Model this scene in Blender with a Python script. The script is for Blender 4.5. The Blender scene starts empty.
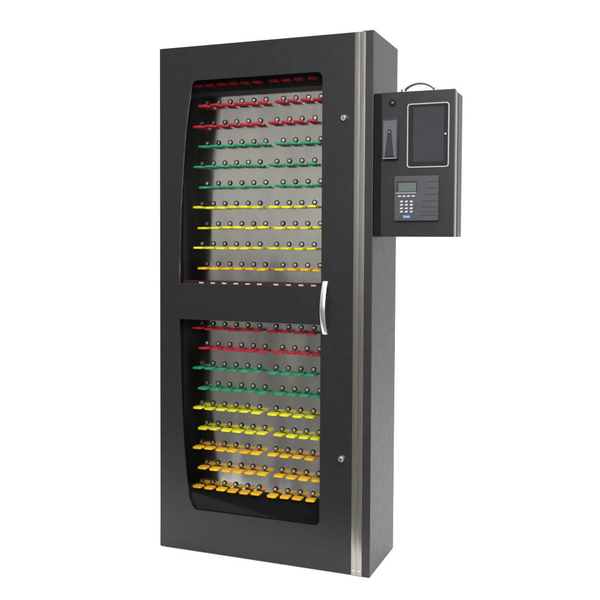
import bpy, bmesh, math, random
from mathutils import Vector, Matrix
random.seed(7)
scene = bpy.context.scene
C = scene.collection
R = math.radians

# ---------------------------------------------------------------- camera
yaw, pitch, roll = -0.36933679, -0.03766388, 0.00510528
fw = Vector((math.sin(yaw)*math.cos(pitch), math.cos(yaw)*math.cos(pitch), math.sin(pitch)))
r0 = Vector((math.cos(yaw), -math.sin(yaw), 0)); u0 = r0.cross(fw)
r1 = math.cos(roll)*r0 + math.sin(roll)*u0
u1 = -math.sin(roll)*r0 + math.cos(roll)*u0
cam_d = bpy.data.cameras.new('camera'); cam = bpy.data.objects.new('camera', cam_d); C.objects.link(cam)
M = Matrix((r1, u1, -fw)).transposed().to_4x4(); M.translation = Vector((1.670266, -2.838581, 1.180794))
cam.matrix_world = M
cam_d.sensor_width = 36; cam_d.lens = 36*854.93/600
cam_d.shift_y = -27.73/600
cam_d.clip_end = 500; cam_d.clip_start = .05
scene.camera = cam

# ---------------------------------------------------------------- studio light
w = bpy.data.worlds.new('World'); scene.world = w; w.use_nodes = True
nt = w.node_tree; bg = nt.nodes['Background']
tc = nt.nodes.new('ShaderNodeTexCoord'); sx = nt.nodes.new('ShaderNodeSeparateXYZ')
mr = nt.nodes.new('ShaderNodeMapRange'); cr = nt.nodes.new('ShaderNodeMix'); cr.data_type = 'RGBA'
nt.links.new(tc.outputs['Generated'], sx.inputs[0])
# the white backdrop fills the half of the studio behind the cabinet, the camera side is a dimmer room
nt.links.new(sx.outputs['Y'], mr.inputs['Value'])
mr.inputs['From Min'].default_value = -0.35; mr.inputs['From Max'].default_value = 0.30
nt.links.new(mr.outputs['Result'], cr.inputs['Factor'])
cr.inputs['A'].default_value = (0.50, 0.495, 0.485, 1)
cr.inputs['B'].default_value = (1.25, 1.25, 1.26, 1)
# noise added to the world on the camera side for patchy panel reflections
wn = nt.nodes.new('ShaderNodeTexNoise'); wn.inputs['Scale'].default_value = 3.4; wn.inputs['Detail'].default_value = 4
nt.links.new(tc.outputs['Generated'], wn.inputs['Vector'])
wm = nt.nodes.new('ShaderNodeMapRange'); wm.inputs['From Min'].default_value = .35; wm.inputs['From Max'].default_value = .65
nt.links.new(wn.outputs['Fac'], wm.inputs['Value'])
wc = nt.nodes.new('ShaderNodeMix'); wc.data_type = 'RGBA'; nt.links.new(wm.outputs['Result'], wc.inputs['Factor'])
wc.inputs['A'].default_value = (.30, .292, .275, 1); wc.inputs['B'].default_value = (.92, .91, .89, 1)
nt.links.new(wc.outputs['Result'], cr.inputs['A'])
# brighter world overhead, added so the ground renders white
mz = nt.nodes.new('ShaderNodeMapRange'); mz.inputs['From Min'].default_value = 0.45; mz.inputs['From Max'].default_value = 0.95
nt.links.new(sx.outputs['Z'], mz.inputs['Value'])
cz = nt.nodes.new('ShaderNodeMix'); cz.data_type = 'RGBA'
nt.links.new(mz.outputs['Result'], cz.inputs['Factor']); nt.links.new(cr.outputs['Result'], cz.inputs['A'])
cz.inputs['B'].default_value = (1.8, 1.8, 1.8, 1)
nt.links.new(cz.outputs['Result'], bg.inputs['Color']); bg.inputs['Strength'].default_value = 1.0

def area(name, loc, target, sx_, sy_, power, col=(1, 1, 1)):
    l = bpy.data.lights.new(name, 'AREA'); l.shape = 'RECTANGLE'; l.size = sx_; l.size_y = sy_
    l.energy = power; l.color = col
    o = bpy.data.objects.new(name, l); C.objects.link(o); o.location = loc
    o.rotation_euler = (Vector(target)-Vector(loc)).to_track_quat('-Z', 'Y').to_euler()
    return o
area('softbox_overhead', (0.6, 1.2, 4.2), (0.5, 0.5, 0.0), 4.5, 3.5, 110, (1, .99, .98))
area('softbox_front', (2.4, -4.0, 2.7), (0.3, 0.15, 0.8), 1.8, 1.8, 250, (1, .985, .96))
scene.view_settings.view_transform = 'Standard'; scene.view_settings.look = 'None'
scene.view_settings.exposure = 0; scene.view_settings.gamma = 1
scene.render.engine = 'CYCLES'
scene.cycles.max_bounces = 8; scene.cycles.transparent_max_bounces = 12
scene.render.resolution_x = 1024; scene.render.resolution_y = 1024

# ---------------------------------------------------------------- materials
def mat(name, col, rough=.5, metal=0., bump=0., bscale=200., var=0., vscale=3., stretch=(1, 1, 1), spec=.5, rvar=0., **kw):
    m = bpy.data.materials.new(name); m.use_nodes = True
    t = m.node_tree; b = t.nodes['Principled BSDF']
    b.inputs['Base Color'].default_value = (*col, 1)
    b.inputs['Roughness'].default_value = rough; b.inputs['Metallic'].default_value = metal
    b.inputs['Specular IOR Level'].default_value = spec
    for k, v in kw.items(): b.inputs[k].default_value = v
    tc = t.nodes.new('ShaderNodeTexCoord'); mp = t.nodes.new('ShaderNodeMapping')
    mp.inputs['Scale'].default_value = stretch
    t.links.new(tc.outputs['Object'], mp.inputs[0])
    n = t.nodes.new('ShaderNodeTexNoise'); n.inputs['Scale'].default_value = vscale; n.inputs['Detail'].default_value = 6
    t.links.new(mp.outputs[0], n.inputs['Vector'])
    if var:
        a = t.nodes.new('ShaderNodeMapRange')
        a.inputs['From Min'].default_value = .3; a.inputs['From Max'].default_value = .7
        a.inputs['To Min'].default_value = 1-var; a.inputs['To Max'].default_value = 1+var
        t.links.new(n.outputs['Fac'], a.inputs['Value'])
        vm = t.nodes.new('ShaderNodeVectorMath'); vm.operation = 'SCALE'
        vm.inputs[0].default_value = col
        t.links.new(a.outputs[0], vm.inputs['Scale']); t.links.new(vm.outputs[0], b.inputs['Base Color'])
    if rvar:
        a = t.nodes.new('ShaderNodeMapRange')
        a.inputs['From Min'].default_value = .3; a.inputs['From Max'].default_value = .7
        a.inputs['To Min'].default_value = rough*(1-rvar); a.inputs['To Max'].default_value = rough*(1+rvar)
        t.links.new(n.outputs['Fac'], a.inputs['Value']); t.links.new(a.outputs[0], b.inputs['Roughness'])
    if bump:
        n2 = t.nodes.new('ShaderNodeTexNoise'); n2.inputs['Scale'].default_value = bscale; n2.inputs['Detail'].default_value = 3
        t.links.new(mp.outputs[0], n2.inputs['Vector'])
        bp = t.nodes.new('ShaderNodeBump'); bp.inputs['Strength'].default_value = bump; bp.inputs['Distance'].default_value = .002
        t.links.new(n2.outputs['Fac'], bp.inputs['Height']); t.links.new(bp.outputs[0], b.inputs['Normal'])
    return m
PAINT = mat('charcoal powder coat', (.0080, .0080, .0090), .38, bump=.10, bscale=900, var=.08, vscale=30, rvar=.06)
PAINT2 = mat('side-lit charcoal coat', (.0135, .0135, .0148), .44, bump=.10, bscale=900, var=.08, vscale=30, rvar=.06)  # same charcoal paint, colour lightened for the light on the side
BLACK = mat('black liner', (.006, .006, .0065), .75, spec=.15, var=.2, vscale=20)
RUBBER = mat('black rubber', (.004, .004, .005), .7, spec=.15)
STEEL = mat('brushed trim steel', (.40, .39, .37), .26, 1., var=.05, vscale=14, stretch=(60, 60, .6), rvar=.2)
PANEL = mat('stainless back panel', (.62, .61, .58), .16, 1., var=.15, vscale=6, stretch=(2.2, 1, .6), rvar=.5, bump=.12, bscale=11)
CHROME = mat('polished chrome', (.82, .82, .82), .14, 1.)
SATIN = mat('satin aluminium', (.78, .78, .77), .30, 1., var=.05, vscale=30)
RED = mat('red plastic', (.54, .010, .036), .5, spec=.3, var=.12, vscale=30)
CRIM = mat('crimson plastic', (.50, .006, .030), .5, spec=.3, var=.12, vscale=30)
GREEN = mat('green plastic', (.016, .32, .145), .5, spec=.3, var=.12, vscale=30)
YELLOW = mat('yellow plastic', (.84, .78, .006), .5, spec=.3, var=.08, vscale=30)
ORANGE = mat('orange plastic', (.96, .52, .003), .5, spec=.3, var=.08, vscale=30)
MAROON = mat('maroon strip', (.050, .010, .016), .5)
WHITE = mat('white print', (.80, .80, .80), .5)
WFRAME = mat('white plastic frame', (.38, .38, .41), .35)
BEZEL = mat('black tablet glass', (.014, .014, .017), .12)
SCREEN = mat('switched off screen', (.030, .030, .035), .18, var=.06, vscale=8)
KEYPAD = mat('grey plastic housing', (.046, .045, .055), .45, var=.06, vscale=20, bump=.05, bscale=700)
KEYDARK = mat('dark recess plastic', (.010, .010, .013), .45)
LCD = mat('green grey display', (.092, .115, .106), .3, var=.05, vscale=30)
KEYW = mat('pale rubber key', (.44, .44, .47), .5)
BLUE = mat('blue badge', (.03, .18, .48), .4)
FLOOR = mat('white studio floor', (.93, .93, .93), .8, spec=.1)

def glass_mat():
    m = bpy.data.materials.new('door glass'); m.use_nodes = True; t = m.node_tree
    for n in list(t.nodes): t.nodes.remove(n)
    o = t.nodes.new('ShaderNodeOutputMaterial'); mx = t.nodes.new('ShaderNodeMixShader')
    tr = t.nodes.new('ShaderNodeBsdfTransparent'); tr.inputs[0].default_value = (.97, .975, .97, 1)
    gl = t.nodes.new('ShaderNodeBsdfGlossy'); gl.inputs['Roughness'].default_value = .03
    fr = t.nodes.new('ShaderNodeFresnel'); fr.inputs['IOR'].default_value = 1.15
    t.links.new(fr.outputs[0], mx.inputs[0]); t.links.new(tr.outputs[0], mx.inputs[1]); t.links.new(gl.outputs[0], mx.inputs[2])
    t.links.new(mx.outputs[0], o.inputs['Surface'])
    return m
GLASS = glass_mat()
for m in (RED, CRIM, GREEN, YELLOW, ORANGE):        # every tag its own slightly different batch of plastic
    t = m.node_tree; b = t.nodes['Principled BSDF']; src = b.inputs['Base Color'].links[0].from_socket
    oi = t.nodes.new('ShaderNodeObjectInfo'); hs = t.nodes.new('ShaderNodeHueSaturation')
    for inp, lo_v, hi_v in (('Value', .88, 1.10), ('Hue', .498, .502)):
        q_ = t.nodes.new('ShaderNodeMapRange'); q_.inputs['To Min'].default_value = lo_v; q_.inputs['To Max'].default_value = hi_v
        t.links.new(oi.outputs['Random'], q_.inputs['Value']); t.links.new(q_.outputs[0], hs.inputs[inp])
    t.links.new(src, hs.inputs['Color']); t.links.new(hs.outputs[0], b.inputs['Base Color'])

# ---------------------------------------------------------------- mesh helpers
def link(name, bm, material, parent=None, smooth=False):
    me = bpy.data.meshes.new(name)
    bmesh.ops.recalc_face_normals(bm, faces=bm.faces[:])
    bm.to_mesh(me); bm.free(); me.materials.append(material)
    if smooth:
        for p in me.polygons: p.use_smooth = True
        try: me.set_sharp_from_angle(angle=R(35))
        except Exception: pass
    o = bpy.data.objects.new(name, me); C.objects.link(o)
    if parent: o.parent = parent
    return o
def box(bm, x0, x1, y0, y1, z0, z1, bev=0., seg=2):
    t = bmesh.new()
    r = bmesh.ops.create_cube(t, size=1)
    for v in t.verts:
        v.co = Vector(((x0+x1)/2+v.co.x*(x1-x0), (y0+y1)/2+v.co.y*(y1-y0), (z0+z1)/2+v.co.z*(z1-z0)))
    if bev: bmesh.ops.bevel(t, geom=t.edges[:], offset=bev, segments=seg, profile=.5, affect='EDGES')
    me = bpy.data.meshes.new('t'); t.to_mesh(me); t.free(); bm.from_mesh(me); bpy.data.meshes.remove(me)
def rrect(x0, x1, z0, z1, r, n=6):
    pts = []
    for cx, cz, a in ((x1-r, z1-r, 0), (x0+r, z1-r, 90), (x0+r, z0+r, 180), (x1-r, z0+r, 270)):
        for i in range(n+1):
            t = R(a+90*i/n); pts.append((cx+r*math.cos(t), cz+r*math.sin(t)))
    return pts
def plate(outer, holes, y0, y1, bev=.0):
    """filled outline in the XZ plane with holes, thick from y0 to y1, edges rounded"""
    cu = bpy.data.curves.new('t', 'CURVE'); cu.dimensions = '2D'; cu.fill_mode = 'BOTH'
    cu.extrude = (y1-y0)/2-bev; cu.bevel_depth = bev; cu.bevel_resolution = 1; cu.offset = -bev
    for ring in [outer]+holes:
        s = cu.splines.new('POLY'); s.points.add(len(ring)-1); s.use_cyclic_u = True
        for p, (x, z) in zip(s.points, ring): p.co = (x, z, 0, 1)
    ob = bpy.data.objects.new('t', cu); C.objects.link(ob)
    me = bpy.data.meshes.new_from_object(ob.evaluated_get(bpy.context.evaluated_depsgraph_get()))
    bpy.data.objects.remove(ob); bpy.data.curves.remove(cu)
    bm = bmesh.new(); bm.from_mesh(me); bpy.data.meshes.remove(me)
    ym = (y0+y1)/2
    for v in bm.verts: v.co = Vector((v.co.x, ym-v.co.z, v.co.y))
    bmesh.ops.remove_doubles(bm, verts=bm.verts[:], dist=1e-6)
    return bm
def lathe(bm, c, prof, axis='-Y', n=24):
    """prof: (radius, distance along axis) pairs"""
    rings = []
    for r, h in prof:
        ring = []
        for i in range(n):
            a = 2*math.pi*i/n; ca, sa = math.cos(a)*r, math.sin(a)*r
            ring.append(bm.verts.new(Vector(c)+(Vector((ca, -h, sa)) if axis == '-Y' else Vector((ca, sa, h)))))
        rings.append(ring)
    for a, b in zip(rings, rings[1:]):
        for i in range(n): bm.faces.new((a[i], a[(i+1) % n], b[(i+1) % n], b[i]))
    bm.faces.new(rings[0]); bm.faces.new(rings[-1][::-1])
def sweep(bm, pts, hw, ht, side=Vector((1, 0, 0)), r=.3):
    """a strap of half width hw and half thickness ht along pts with softened section"""
    prof = [(hw, -ht*(1-r)), (hw, ht*(1-r)), (hw*(1-r*.5), ht), (-hw*(1-r*.5), ht), (-hw, ht*(1-r)), (-hw, -ht*(1-r)), (-hw*(1-r*.5), -ht), (hw*(1-r*.5), -ht)]
    rings = []
    for i, p in enumerate(pts):
        t = (Vector(pts[min(i+1, len(pts)-1)])-Vector(pts[max(i-1, 0)])).normalized()
        n = t.cross(side).normalized()
        rings.append([bm.verts.new(Vector(p)+side*a+n*b) for a, b in prof])
    k = len(prof)
    for a, b in zip(rings, rings[1:]):
        for i in range(k): bm.faces.new((a[i], a[(i+1) % k], b[(i+1) % k], b[i]))
    bm.faces.new(rings[0]); bm.faces.new(rings[-1][::-1])
def thing(name, label, cat, loc=(0, 0, 0), group=None):
    o = bpy.data.objects.new(name, None); C.objects.link(o); o.location = loc
    o['label'] = label; o['category'] = cat; o.empty_display_size = .05
    if group: o['group'] = group
    return o

# ---------------------------------------------------------------- setting
bm = bmesh.new()
vs = [bm.verts.new(v) for v in ((-40, -40, -.004), (40, -40, -.004), (40, 17, -.004), (-40, -14.5, -.004))]
bm.faces.new(vs)
fl = link('floor', bm, mat('unseen floor for panel reflections', (.085, .082, .078), .6, var=.08, vscale=2)); fl['kind'] = 'structure'  # dark ground out of view, added to darken reflections in the back panel
# white sheet under the cabinet; front edge slanted to keep panel reflections dark
EDGE = -.570
bm = bmesh.new(); vs = [bm.verts.new(v) for v in ((-60, EDGE-.3965*60, 0), (60, EDGE+.3965*60, 0), (60, 90, 0), (-60, 90, 0))]
bm.faces.new(vs); sw = link('backdrop', bm, FLOOR); sw['kind'] = 'structure'

# ---------------------------------------------------------------- key cabinet
W, D, H = .8382, .3194, 1.900
cab = thing('key_cabinet', 'tall charcoal steel key cabinet with two windows and stainless trim, standing on white floor', 'key cabinet')
t = .02
bm = bmesh.new()
box(bm, .004, t, .0085, D-.003, .004, H-.002)                       # left wall
q = [(.7995, 0), (W, 0), (W, D), (W-t, D), (W-t, .022), (.7995, .022)]  # right wall folded round to the front beside the trim
tb_ = bmesh.new(); lo_ = [tb_.verts.new((x, y, 0)) for x, y in q]; hi_ = [tb_.verts.new((x, y, H)) for x, y in q]
for i in range(6): tb_.faces.new((lo_[i], lo_[(i+1) % 6], hi_[(i+1) % 6], hi_[i]))
tb_.faces.new(lo_[::-1]); tb_.faces.new(hi_)
bmesh.ops.bevel(tb_, geom=[e for e in tb_.edges if all(v.co.x > W-.001 for v in e.verts) or all(v.co.y < .001 for v in e.verts)], offset=.0020, segments=3, profile=.5, affect='EDGES')
me_ = bpy.data.meshes.new('t'); tb_.to_mesh(me_); tb_.free(); bm.from_mesh(me_); bpy.data.meshes.remove(me_)
box(bm, t+.0003, W-t-.0003, .0130, D-.003, H-.024, H-.001)          # top
box(bm, t+.0003, W-t-.0003, .0130, D-.003, .003, .026)             # bottom
box(bm, t+.0003, W-t-.0003, D-.012, D-.001, .0265, H-.0245)         # back
body = link('body', bm, PAINT2, cab)
# matt black lining of the inside
bm = bmesh.new()
box(bm, .0205, .026, .026, .2, .027, H-.025)
box(bm, .800, .8175, .026, .2, .027, H-.025)
box(bm, .0262, .7998, .026, .2, H-.033, H-.0255)
box(bm, .0262, .7998, .026, .2, .0268, .034)
link('lining', bm, BLACK, cab)

PY = .13
KS = (PY+2.838581)/3.008581
def px_(x): return 1.670266+(x-1.670266)*KS
def pz_(z): return 1.180794+(z-1.180794)*KS
bm = bmesh.new(); box(bm, .030, .797, PY, PY+.004, pz_(1.0196), pz_(1.7528))
box(bm, .030, .797, PY, PY+.004, pz_(.2050), pz_(1.0036))
panel = link('back_panel', bm, PANEL, cab)
bm = bmesh.new(); box(bm, .0265, .7995, PY-.006, PY+.02, pz_(1.7535), 1.866, .001)
hd = link('header_rail', bm, BLACK, cab)
bm = bmesh.new(); box(bm, .0265, .7995, PY-.020, PY+.02, pz_(1.7375), pz_(1.7530), .002)
link('header_lip', bm, PAINT, hd)
bm = bmesh.new(); box(bm, .0265, .7995, PY-.004, PY+.02, .035, pz_(.2045), .001)
link('kick_rail', bm, BLACK, cab)
bm = bmesh.new(); box(bm, .030, .797, PY-.005, PY+.001, pz_(1.0040), pz_(1.0192), .0006)
strip = link('number_strip', bm, MAROON, cab)

def colx(row, c):
    if row % 2: return px_(.1130+.0502*c if c < 6 else .4357+.0503*(c-6))
    return px_(.0905+.0501*c if c < 6 else .4099+.0510*(c-6))
for c in range(10):
    x = colx(10, c); bm = bmesh.new(); rr = random.Random(c)
    for k in range(3):
        box(bm, x-.0095+.0068*k, x-.0047+.0068*k, PY-.0056, PY-.0046, pz_(1.0078)-.0006*(k == 1), pz_(1.0125)+rr.uniform(0, .0012))
    link('number_mark', bm, WHITE, strip)
# door leaf with its two windows
LEFT = [(.0836, 0), (.0850, .10), (.0875, .20), (.0915, .30), (.0968, .40), (.1040, .50), (.1142, .60), (.1265, .68)]
def window(z_bar, z_end, xr, sgn):
    p = [(x, z_bar+sgn*d) for x, d in LEFT]
    ztop = z_end; r = .022; xl = .1400
    for i in range(7):
        a = R(180-90*i/6); p.append((xl+.018+r*math.cos(a), ztop-sgn*r+sgn*r*math.sin(a)))
    for i in range(7):
        a = R(90-90*i/6); p.append((xr-r+r*math.cos(a), ztop-sgn*r+sgn*r*math.sin(a)))
    p.append((xr, z_bar))
    return p
up = window(1.0150, 1.7705, .6515, 1); lo = window(.8805, .1605, .6500, -1)
lo = lo[::-1]
door = link('door', plate([(.0, .0025), (.7985, .0025), (.7985, 1.8975), (.0, 1.8975)], [up, lo], 0, .0075, .0010), PAINT, cab)
for nm, z0, z1 in (('glass_pane', .995, 1.79), ('glass_pane', .14, .90)):
    bm = bmesh.new(); box(bm, .07, .665, .0078, .0118, z0, z1); link(nm, bm, GLASS, door)
# trim strip: two stainless bands over the joint
bm = bmesh.new()
def band(x0, x1, yb):                       # slightly crowned steel band
    pf = [(x0, yb)]+[(x0+(x1-x0)*i/10, -.0011-.0006*math.sin(math.pi*i/10)**.8) for i in range(11)]+[(x1, yb)]
    a_ = [bm.verts.new((x, y, .0025)) for x, y in pf]; b_ = [bm.verts.new((x, y, 1.8960)) for x, y in pf]
    for i in range(len(pf)): bm.faces.new((a_[i], a_[(i+1) % len(pf)], b_[(i+1) % len(pf)], b_[i]))
    bm.faces.new(a_[::-1]); bm.faces.new(b_)
band(.7705, .7892, -.0003); band(.7900, .8088, -.0003)
trim = link('trim_strip', bm, STEEL, cab, True)
for x in (.7795, .7998):
    for z in (.020, ):
        bm = bmesh.new(); lathe(bm, (x, -.0020, z), [(.0034, 0), (.0034, .0008), (.002, .0014)], n=14); link('trim_screw', bm, SATIN, trim, True)
# cylinder locks
def cyl_lock(x, z):
    bm = bmesh.new(); lathe(bm, (x, 0, z), [(.0135, 0), (.0135, .003), (.0118, .006), (.0105, .0125), (.0085, .0145)], n=28)
    o = link('door_lock', bm, CHROME, door, True)
    bm = bmesh.new(); box(bm, x-.0011, x+.0011, -.0152, -.0140, z-.0055, z+.0050)
    link('keyhole', bm, RUBBER, o)
cyl_lock(.7335, 1.604); cyl_lock(.7325, .4115)
# bowed pull handle
bm = bmesh.new(); pts = []
for i in range(25):
    s = i/24; z = 1.035-.1845*s
    b = math.sin(math.pi*s)
    pts.append((.6700, -.0060-.0300*b**.85, z))
sweep(bm, pts, .0092, .0030)
ph = link('pull_handle', bm, SATIN, door, True)
for z in (1.0265, .8590):
    bm = bmesh.new(); box(bm, .6625, .6775, -.006, -.0002, z-.006, z+.006, .001)
    link('handle_foot', bm, SATIN, ph)

# ---------------------------------------------------------------- key tags
def make_tag(m):
    o = thing('key_tag', '', 'key tag')
    # coloured grip, a rounded block reaching out from the panel
    bm = bmesh.new(); L0, L1, hw, hz = -.0460, -.0095, .0182, .0040
    ring = []
    for (cx, cy, a) in ((hw-.006, L1-.003, 0), (-hw+.006, L1-.003, 90), (-hw+.007, L0+.007, 180), (hw-.007, L0+.007, 270)):
        rad = .003 if a < 180 else .007
        for i in range(5):
            q = R(a+90*i/4); ring.append((cx+rad*math.cos(q)*(2 if a < 180 else 1), cy+rad*math.sin(q)))
    lo_ = [bm.verts.new((x, y, -hz)) for x, y in ring]; hi_ = [bm.verts.new((x, y, hz)) for x, y in ring]
    n = len(ring)
    for i in range(n): bm.faces.new((lo_[i], lo_[(i+1) % n], hi_[(i+1) % n], hi_[i]))
    a = bm.faces.new(lo_[::-1]); b = bm.faces.new(hi_)
    ed = list({e for f in (a, b) for e in f.edges})
    bmesh.ops.bevel(bm, geom=ed, offset=.0014, segments=2, profile=.5, affect='EDGES')
    link('grip', bm, m, o, True)
    bm = bmesh.new(); box(bm, -.0075, .0075, -.0110, -.0003, -.0036, .0036, .0008)
    link('stem', bm, RUBBER, o)
    bm = bmesh.new(); lathe(bm, (0, -.0003, .0170), [(.0085, 0), (.0094, .0010), (.0095, .0035), (.0086, .0052), (.0066, .0054), (.0062, .0040)], n=24)
    k = link('collar', bm, RUBBER, o, True)
    bm = bmesh.new(); lathe(bm, (0, -.0040, .0170), [(.0061, 0), (.0060, .0008), (.0040, .0011), (.0020, .0012)], n=18)
    link('button', bm, SATIN, k, True)
    return o
def children(o): return [c for c in bpy.data.objects if c.parent == o]
def copy_tree(src, kids, parent=None):
    c = src.copy(); C.objects.link(c)
    for ch, sub in kids:
        d = ch.copy(); C.objects.link(d); d.parent = c
        for g in sub:
            e = g.copy(); C.objects.link(e); e.parent = d
    return c
ORD = ['first', 'second', 'third', 'fourth', 'fifth', 'sixth', 'seventh', 'eighth', 'ninth', 'tenth']
rows = {**{i: ('red', RED) for i in (0, 1, 2)}, **{i: ('green', GREEN) for i in (3, 4, 5)}, **{i: ('yellow', YELLOW) for i in (6, 7, 8)},
        9: ('orange', ORANGE), 12: ('crimson', CRIM), 13: ('crimson', CRIM), 14: ('green', GREEN), 15: ('green', GREEN),
        16: ('yellow', YELLOW), 17: ('yellow', YELLOW), 18: ('orange', ORANGE), 19: ('orange', ORANGE), 20: ('orange', ORANGE)}
protos = {}
for row, (cn, m) in rows.items():
    for c in range(10):
        pos = (colx(row, c), PY, pz_(1.79336-.07857*row)-.0170)
        if cn not in protos:
            o = make_tag(m); protos[cn] = (o, [(k, children(k)) for k in children(o)])
        else: o = copy_tree(*protos[cn])
        o.location = pos
        o.rotation_euler = (R(random.uniform(-2.5, 1.5)), R(random.uniform(-1.5, 1.5)), R(random.gauss(0, 2.2)))
        up_ = row < 11; rr = row if up_ else row-12; nrow = 10 if up_ else 9
        rn = 'top' if rr == 0 else 'bottom' if rr == nrow-1 else ORD[rr]
        cc = 'leftmost' if c == 0 else 'rightmost' if c == 9 else ORD[c]+' from left'
        wn = 'upper' if up_ else 'lower'
        o['label'] = f'{cn} key tag in the {rn} row of the {wn} window, {cc}'
        o['group'] = f'{cn} key tags behind the {wn} window'

# ---------------------------------------------------------------- control box
BX0, BX1, BZ0, BZ1 = .8665, 1.1190, 1.1935, 1.6840
cb = thing('control_box', 'small dark control box with touch screen and keypad mounted on the cabinet side', 'control box', (BX0, 0, BZ0))
def bl(name, bm, m, parent=cb, smooth=False):
    if parent is cb or True:
        for v in bm.verts: v.co -= Vector((BX0, 0, BZ0))
    return link(name, bm, m, parent, smooth)
bm = bmesh.new(); box(bm, BX0+.001, BX1-.001, .066, .136, BZ0+.001, BZ1-.003, .0015); box(bm, BX0+.003, BX1-.004, .018, .0655, BZ0+.003, BZ1-.004)
bl('case', bm, PAINT2)
bm = bmesh.new(); box(bm, BX0, BX1, 0, .0140, BZ0, BZ1, .0015); fr_ = bl('front_plate', bm, PAINT)
bm = bmesh.new(); box(bm, BX1-.006, BX1-.001, .0145, .046, BZ0+.001, BZ1-.001, .0008); bl('edge_trim', bm, mat('dull trim steel', (.30, .29, .27), .38, 1.))
bm = bmesh.new(); box(bm, W+.0005, BX0+.0028, .0065, .12, BZ0+.0010, BZ1-.0005, .0012); bl('mounting_bracket', bm, RUBBER)
# tablet
tb = plate(rrect(.9577, 1.1005, 1.4262, 1.6412, .010), [rrect(.9614, 1.0968, 1.4299, 1.6375, .0073)], -.0045, 0.0, .0008)
tf = bl('tablet', tb, WFRAME, cb)
bl('bezel', plate(rrect(.9615, 1.0967, 1.4300, 1.6374, .0073), [], -.0030, .0002, 0), BEZEL, tf)
bm = bmesh.new(); box(bm, .9795, 1.0820, -.0034, -.0028, 1.4462, 1.6275); bl('screen', bm, SCREEN, tf)
bm = bmesh.new(); lathe(bm, (1.0882, -.0029, 1.5365), [(.0028, 0), (.0028, .0008)], n=16); bl('home_button', bm, WHITE, tf)
# cam lock
bm = bmesh.new(); lathe(bm, (.9052, 0, 1.6476), [(.0115, 0), (.0115, .003), (.0100, .0045), (.0080, .0045), (.0075, .0025)], n=26)
lk = bl('cam_lock', bm, RUBBER, cb, True)
bm = bmesh.new(); lathe(bm, (.9052, -.0024, 1.6476), [(.0070, 0), (.0066, .0016), (.004, .0022)], n=22); k_ = bl('lock_plug', bm, PAINT2, lk, True)
bm = bmesh.new(); box(bm, .9046, .9064, -.0052, -.0045, 1.6435, 1.6520); bl('key_slot', bm, CHROME, lk)
# swing latch: silver housing with a tapering dark lever
lt = bl('latch', plate(rrect(.8745, .9290, 1.4555, 1.5935, .004), [], -.0190, -.0002, .0022), KEYDARK, cb)
bm = bmesh.new()
def prism(bm, q, y0, y1):
    a = [bm.verts.new((x, y0, z)) for x, z in q]; b = [bm.verts.new((x, y1, z)) for x, z in q]
    n = len(q)
    for i in range(n): bm.faces.new((a[i], a[(i+1) % n], b[(i+1) % n], b[i]))
    bm.faces.new(a[::-1]); bm.faces.new(b)
prism(bm, [(.8965, 1.553), (.9055, 1.553), (.9145, 1.4665), (.8865, 1.4665)], -.0212, -.0185)
lv = bl('lever', bm, KEYDARK, lt)
bm = bmesh.new(); prism(bm, [(.8790, 1.586), (.8790, 1.4625), (.8845, 1.4625), (.8950, 1.556), (.9070, 1.556), (.9165, 1.4625), (.9245, 1.4625), (.9245, 1.586)], -.0203, -.0188)
bl('latch_face', bm, mat('dull silver', (.26, .26, .30), .25, 1.), lt)
bm = bmesh.new(); lathe(bm, (.9010, -.0211, 1.5475), [(.0030, 0), (.0026, .0010)], n=14); bl('indicator', bm, CHROME, lt)
bm = bmesh.new(); box(bm, .8770, .9265, -.0202, -.0187, 1.4580, 1.4600); bl('latch_edge', bm, SATIN, lt)
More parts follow.
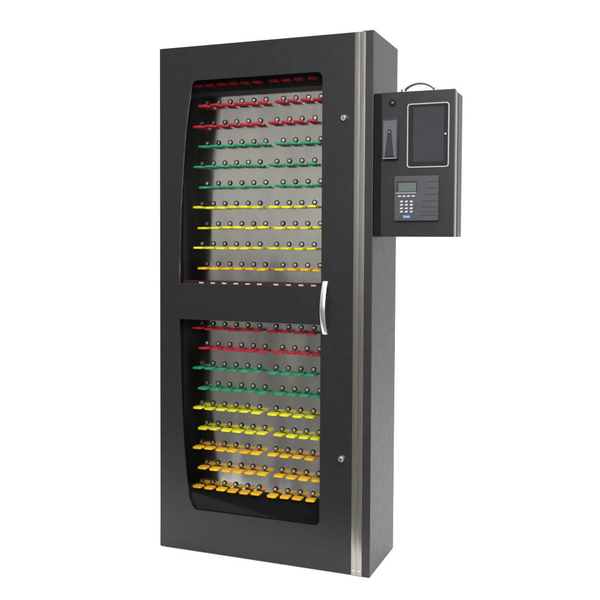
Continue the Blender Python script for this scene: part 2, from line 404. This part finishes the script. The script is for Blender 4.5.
# keypad unit
def KX(u): return .918+(u-12)/515*.150
def KZ(v): return 1.398-(v-40)/538*.150
kp = bl('keypad_unit', plate(rrect(.918, 1.0685, 1.2475, 1.3980, .004), [], -.016, -.0002, .002), KEYPAD, cb)
bm = bmesh.new(); box(bm, KX(42), KX(285), -.0172, -.0155, KZ(236), KZ(100), .0005); rc = bl('display_recess', bm, KEYDARK, kp)
bm = bmesh.new(); box(bm, KX(62), KX(272), -.0178, -.0168, KZ(228), KZ(122)); bl('display', bm, LCD, rc)
bm = bmesh.new(); box(bm, KX(36), KX(276), -.0180, -.0156, KZ(252), KZ(236.5), .0004); bl('display_ledge', bm, mat('pale grey plastic', (.24, .24, .28), .4), kp)
def key(cx, cy, w_, h_, slant=6):
    bm = bmesh.new(); x, z = KX(cx), KZ(cy); hw = w_/515*.15/2; hh = h_/538*.15/2; s = slant/515*.15/2
    prism(bm, [(x-hw+s, z+hh), (x-hw-s, z-hh), (x+hw-s, z-hh), (x+hw+s, z+hh)], -.0184, -.0157)
    bmesh.ops.bevel(bm, geom=bm.edges[:], offset=.0006, segments=1, affect='EDGES')
    bl('key', bm, KEYW, kp)
for u in (78, 132, 185, 240): key(u, 283, 36, 18, 4)
for v in (348, 388, 430, 470):
    for u in (102, 160, 218): key(u, v, 34, 22, 10)
for i, v in enumerate((112, 190, 266, 342, 414, 470, 512)):
    u0_ = 395 if i < 3 else 355-18*(i-3)
    bm = bmesh.new(); box(bm, KX(u0_), KX(524), -.0164, -.0158, KZ(v+4), KZ(v-3)); bl('groove', bm, KEYDARK, kp)
bm = bmesh.new(); box(bm, KX(118), KX(208), -.0170, -.0157, KZ(548), KZ(512), .0003); bg_ = bl('badge', bm, BLUE, kp)
bm = bmesh.new()
for i, u in enumerate((132, 150, 168, 186)): box(bm, KX(u), KX(u+11), -.0173, -.0169, KZ(540), KZ(521+(i % 2)*4))
bl('badge_marks', bm, KEYW, bg_)
# carry handle on the lid
bm = bmesh.new(); pts = []
for i in range(29):
    s = i/28; a = -1+2*s
    pts.append((.9865+a*.0545, .045, BZ1+.003+.0285*(1-a*a)**.7))
sweep(bm, pts, .0065, .0029, side=Vector((0, 1, 0)))
ch_ = bl('carry_handle', bm, mat('dark nickel', (.17, .135, .115), .3, 1.), cb, True)
bm = bmesh.new()
for x in (.9310, 1.0420):
    bm = bmesh.new(); box(bm, x-.0070, x+.0070, .035, .055, BZ1-.0030, BZ1+.0150, .003)
    bl('handle_mount', bm, mat('nickel', (.34, .34, .36), .3, 1.), ch_, True)
